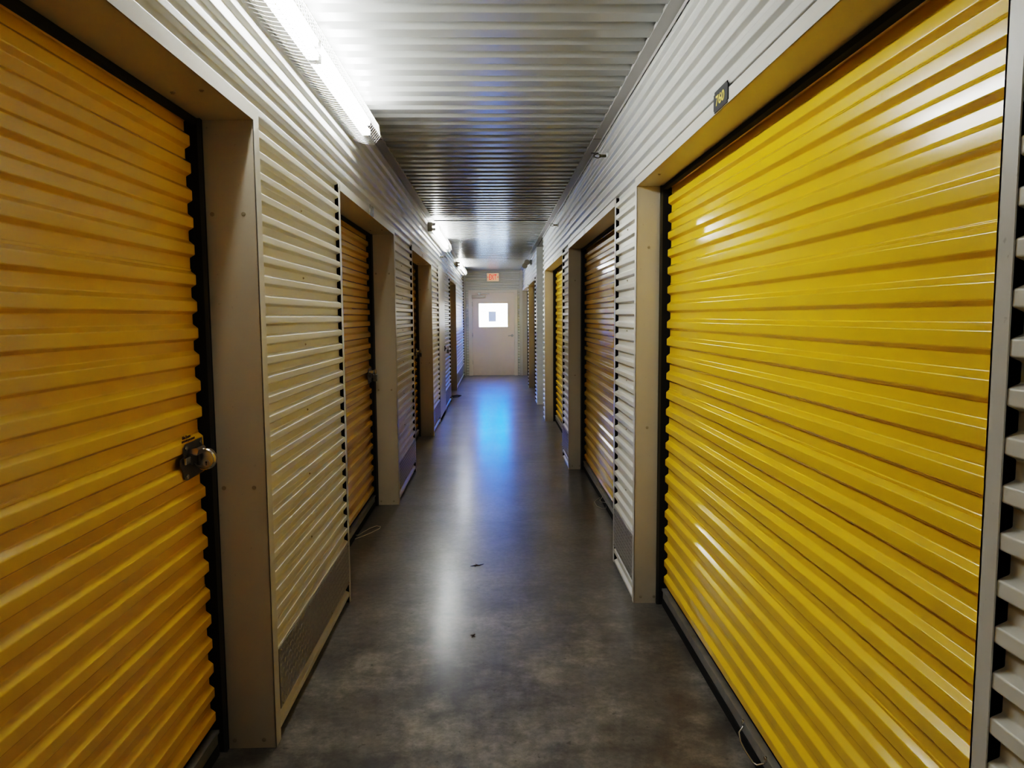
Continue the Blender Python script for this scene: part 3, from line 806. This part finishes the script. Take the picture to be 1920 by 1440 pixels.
# ------------------------------------------------------------------ sprinklers
def sprinkler(s, y, z, label):
    t = thing('sprinkler_head', label, 'sprinkler', (XW[s], y, z), 'sidewall sprinklers on the corridor walls')
    X = lambda o_: XW[s] - s * o_
    bm = bmesh.new(); cyl(bm, (X(-0.006), y, z), (s, 0, 0), 0.024, 0.012, 20, r2=0.020)
    obj('escutcheon', bm, M['white'], t)
    bm = bmesh.new(); cyl(bm, (X(0.018), y, z), (s, 0, 0), 0.009, 0.045, 10)
    for sg in (-1, 1): tube(bm, [(X(0.038), y, z + 0.004 * sg), (X(0.050), y, z + sg * 0.013), (X(0.066), y, z + sg * 0.010), (X(0.078), y, z + sg * 0.002)], 0.003, 6)
    cyl(bm, (X(0.040), y, z), (s, 0, 0), 0.012, 0.008, 12)
    obj('sprinkler_frame', bm, M['brass'], t)
    bm = bmesh.new(); cyl(bm, (X(0.079), y, z), (s, 0, 0), 0.014, 0.002, 12); bx(bm, X(0.050), X(0.098), y - 0.014, y + 0.014, z + 0.017, z + 0.019)
    obj('deflector', bm, M['brass'], t)
    return t
sprinkler(1, 4.86, 2.545, 'dark sidewall sprinkler head on the white ribs just beyond the 760 door')
sprinkler(1, 8.57, 2.557, 'dark star-like sprinkler head above the bright yellow door, farther right')
sprinkler(-1, 11.0, 2.40, 'pale sprinkler head on the left wall under the middle light')

# ------------------------------------------------------------------ exit sign
t = thing('exit_sign', 'lit EXIT sign with red letters and arrows above the far door', 'sign', (-0.03, YF, 2.415))
bm = bmesh.new(); bx(bm, -0.188, 0.128, YF - 0.052, YF - 0.001, 2.415, 2.634, 0.006); obj('housing', bm, M['white'], t)
bm = bmesh.new(); bx(bm, -0.180, 0.120, YF - 0.055, YF - 0.0515, 2.423, 2.626); obj('sign_face', bm, M['exitface'], t)
place_text('letters', 'EXIT', 0.16, 0.190, M['exitletter'], t, (-0.031, YF - 0.0565, 2.528), (1, 0, 0), (0, 0, 1), 0.002, 0.135)
for sg in (-1, 1):
    bm = bmesh.new(); cx = -0.031 + sg * 0.128
    poly_extrude(bm, [(cx - sg * 0.010, YF - 0.0555, 2.528 + 0.024), (cx + sg * 0.012, YF - 0.0555, 2.528), (cx - sg * 0.010, YF - 0.0555, 2.528 - 0.024)], (0, -0.001, 0))
    obj('arrow', bm, M['exitletter'], t)

# ------------------------------------------------------------------ emergency light on the right
t = thing('emergency_light', 'twin round emergency lamp heads high on the right wall near the exit', 'light', (XW[1], 14.35, 2.52))
bm = bmesh.new(); wbx(bm, 1, -0.045, 0.0, 14.25, 14.45, 2.50, 2.60, 0.008); obj('battery_box', bm, M['white'], t)
for yy, zz, xx in ((14.18, 2.545, 0.10), (14.52, 2.50, 0.13)):
    X = XW[1] - xx
    bm = bmesh.new(); tube(bm, [(X + 0.005, yy + 0.05, zz), (X + 0.003, yy + 0.02, zz), (X, yy - 0.01, zz - 0.002), (X, yy - 0.02, zz - 0.002)], [0.022, 0.042, 0.052, 0.054], 20)
    hd = obj('lamp_head', bm, M['greyend'], t)
    bm = bmesh.new(); cyl(bm, (X, yy - 0.022, zz - 0.002), (0, 1, 0), 0.048, 0.006, 20); obj('lens', bm, M['lens'], hd)
    bm = bmesh.new(); tube(bm, [(X + 0.01, yy + 0.03, zz), (XW[1] - 0.05, yy + 0.05, 2.55), (XW[1] - 0.04, 14.35, 2.55)], 0.008, 8); obj('arm', bm, M['signblack'], hd)

# scraps on the floor
for (x, y, a, Ls, lb) in ((-0.118, 4.42, 0.3, 0.045, 'tiny dark twig scrap lying mid-floor, farther of the two scraps'), (-0.112, 3.42, 1.2, 0.024, 'tiny dark leaf scrap lying mid-floor, nearer of the two scraps')):
    bm = bmesh.new(); ca, sa = math.cos(a), math.sin(a)
    P3 = lambda u, v, h: (x + u * ca - v * sa, y + u * sa + v * ca, h)
    tube(bm, [P3(-Ls, 0, 0.002), P3(-Ls * 0.3, Ls * 0.15, 0.003), P3(Ls * 0.3, -Ls * 0.05, 0.003), P3(Ls, Ls * 0.3, 0.002)], [0.001, 0.003, 0.0025, 0.0008], 6)
    tube(bm, [P3(-Ls * 0.3, Ls * 0.15, 0.003), P3(-Ls * 0.5, -Ls * 0.5, 0.002)], [0.003, 0.001], 6)
    tube(bm, [P3(Ls * 0.1, 0, 0.003), P3(-Ls * 0.1, Ls * 0.7, 0.002)], [0.0028, 0.0008], 6)
    tag(obj('dry_scrap', bm, M['ink'], origin=(x, y, 0)), lb, 'scrap')

# cord lying on the floor by the far left opening
bm = bmesh.new(); tube(bm, [(-0.90, 14.0, 0.006), (-0.82, 14.15, 0.006), (-0.74, 14.3, 0.006), (-0.66, 14.25, 0.006), (-0.70, 14.05, 0.006), (-0.80, 13.95, 0.006)], 0.010, 6)
tag(obj('rope', bm, M['blackcord'], origin=(-0.78, 14.1, 0)), 'short dark rope lying on the floor at the far left opening', 'rope')

# ------------------------------------------------------------------ outside: daylight beyond the exit window
w = bpy.data.worlds.new('World'); bpy.context.scene.world = w; w.use_nodes = True
nt = w.node_tree; bg = nt.nodes['Background']
# white band at eye level, shaped to whiten the window; blue sky above
tc = N(nt, 'ShaderNodeTexCoord'); sp = N(nt, 'ShaderNodeSeparateXYZ'); nt.links.new(tc.outputs['Generated'], sp.inputs[0])
rp = N(nt, 'ShaderNodeValToRGB'); e = rp.color_ramp.elements
e[0].position = 0.0; e[0].color = (0.10, 0.13, 0.20, 1); e[1].position = 1.0; e[1].color = (0.0, 0.12, 0.9, 1)
for ps, cl_ in ((0.475, (0.12, 0.16, 0.22, 1)), (0.490, (1, 1, 1, 1)), (0.515, (1, 1, 1, 1)), (0.535, (0.0, 0.17, 1.0, 1))):
    q = e.new(ps); q.color = cl_
mr = N(nt, 'ShaderNodeMapRange'); mr.inputs['From Min'].default_value = -1; mr.inputs['From Max'].default_value = 1
nt.links.new(sp.outputs['Z'], mr.inputs['Value']); nt.links.new(mr.outputs[0], rp.inputs['Fac'])
nt.links.new(rp.outputs['Color'], bg.inputs['Color']); bg.inputs['Strength'].default_value = 28.0

# ------------------------------------------------------------------ camera
cam = bpy.data.cameras.new('camera'); cam.sensor_width = 36.0; cam.lens = 36.0 * 1387.3 / 1920; cam.clip_start = 0.02
co = bpy.data.objects.new('camera', cam); COL.objects.link(co)
p, yw, r = 0.09092, 0.02305, -0.00696
fwd = Vector((math.sin(yw) * math.cos(p), math.cos(yw) * math.cos(p), -math.sin(p)))
rt = Vector((math.cos(yw), -math.sin(yw), 0)); up = rt.cross(fwd)
c_, s_ = math.cos(r), math.sin(r)
rt2 = rt * c_ + up * s_; up2 = up * c_ - rt * s_
mat = Matrix((rt2, up2, -fwd)).transposed().to_4x4(); mat.translation = (0, 0, 1.52)
co.matrix_world = mat
sc = bpy.context.scene; sc.camera = co
sc.view_settings.view_transform = 'Filmic'; sc.view_settings.look = 'High Contrast'
sc.view_settings.exposure = 1.24; sc.view_settings.gamma = 1.0
sc.cycles.max_bounces = 10; sc.cycles.diffuse_bounces = 6; sc.cycles.glossy_bounces = 5
sc.cycles.sample_clamp_indirect = 4.0
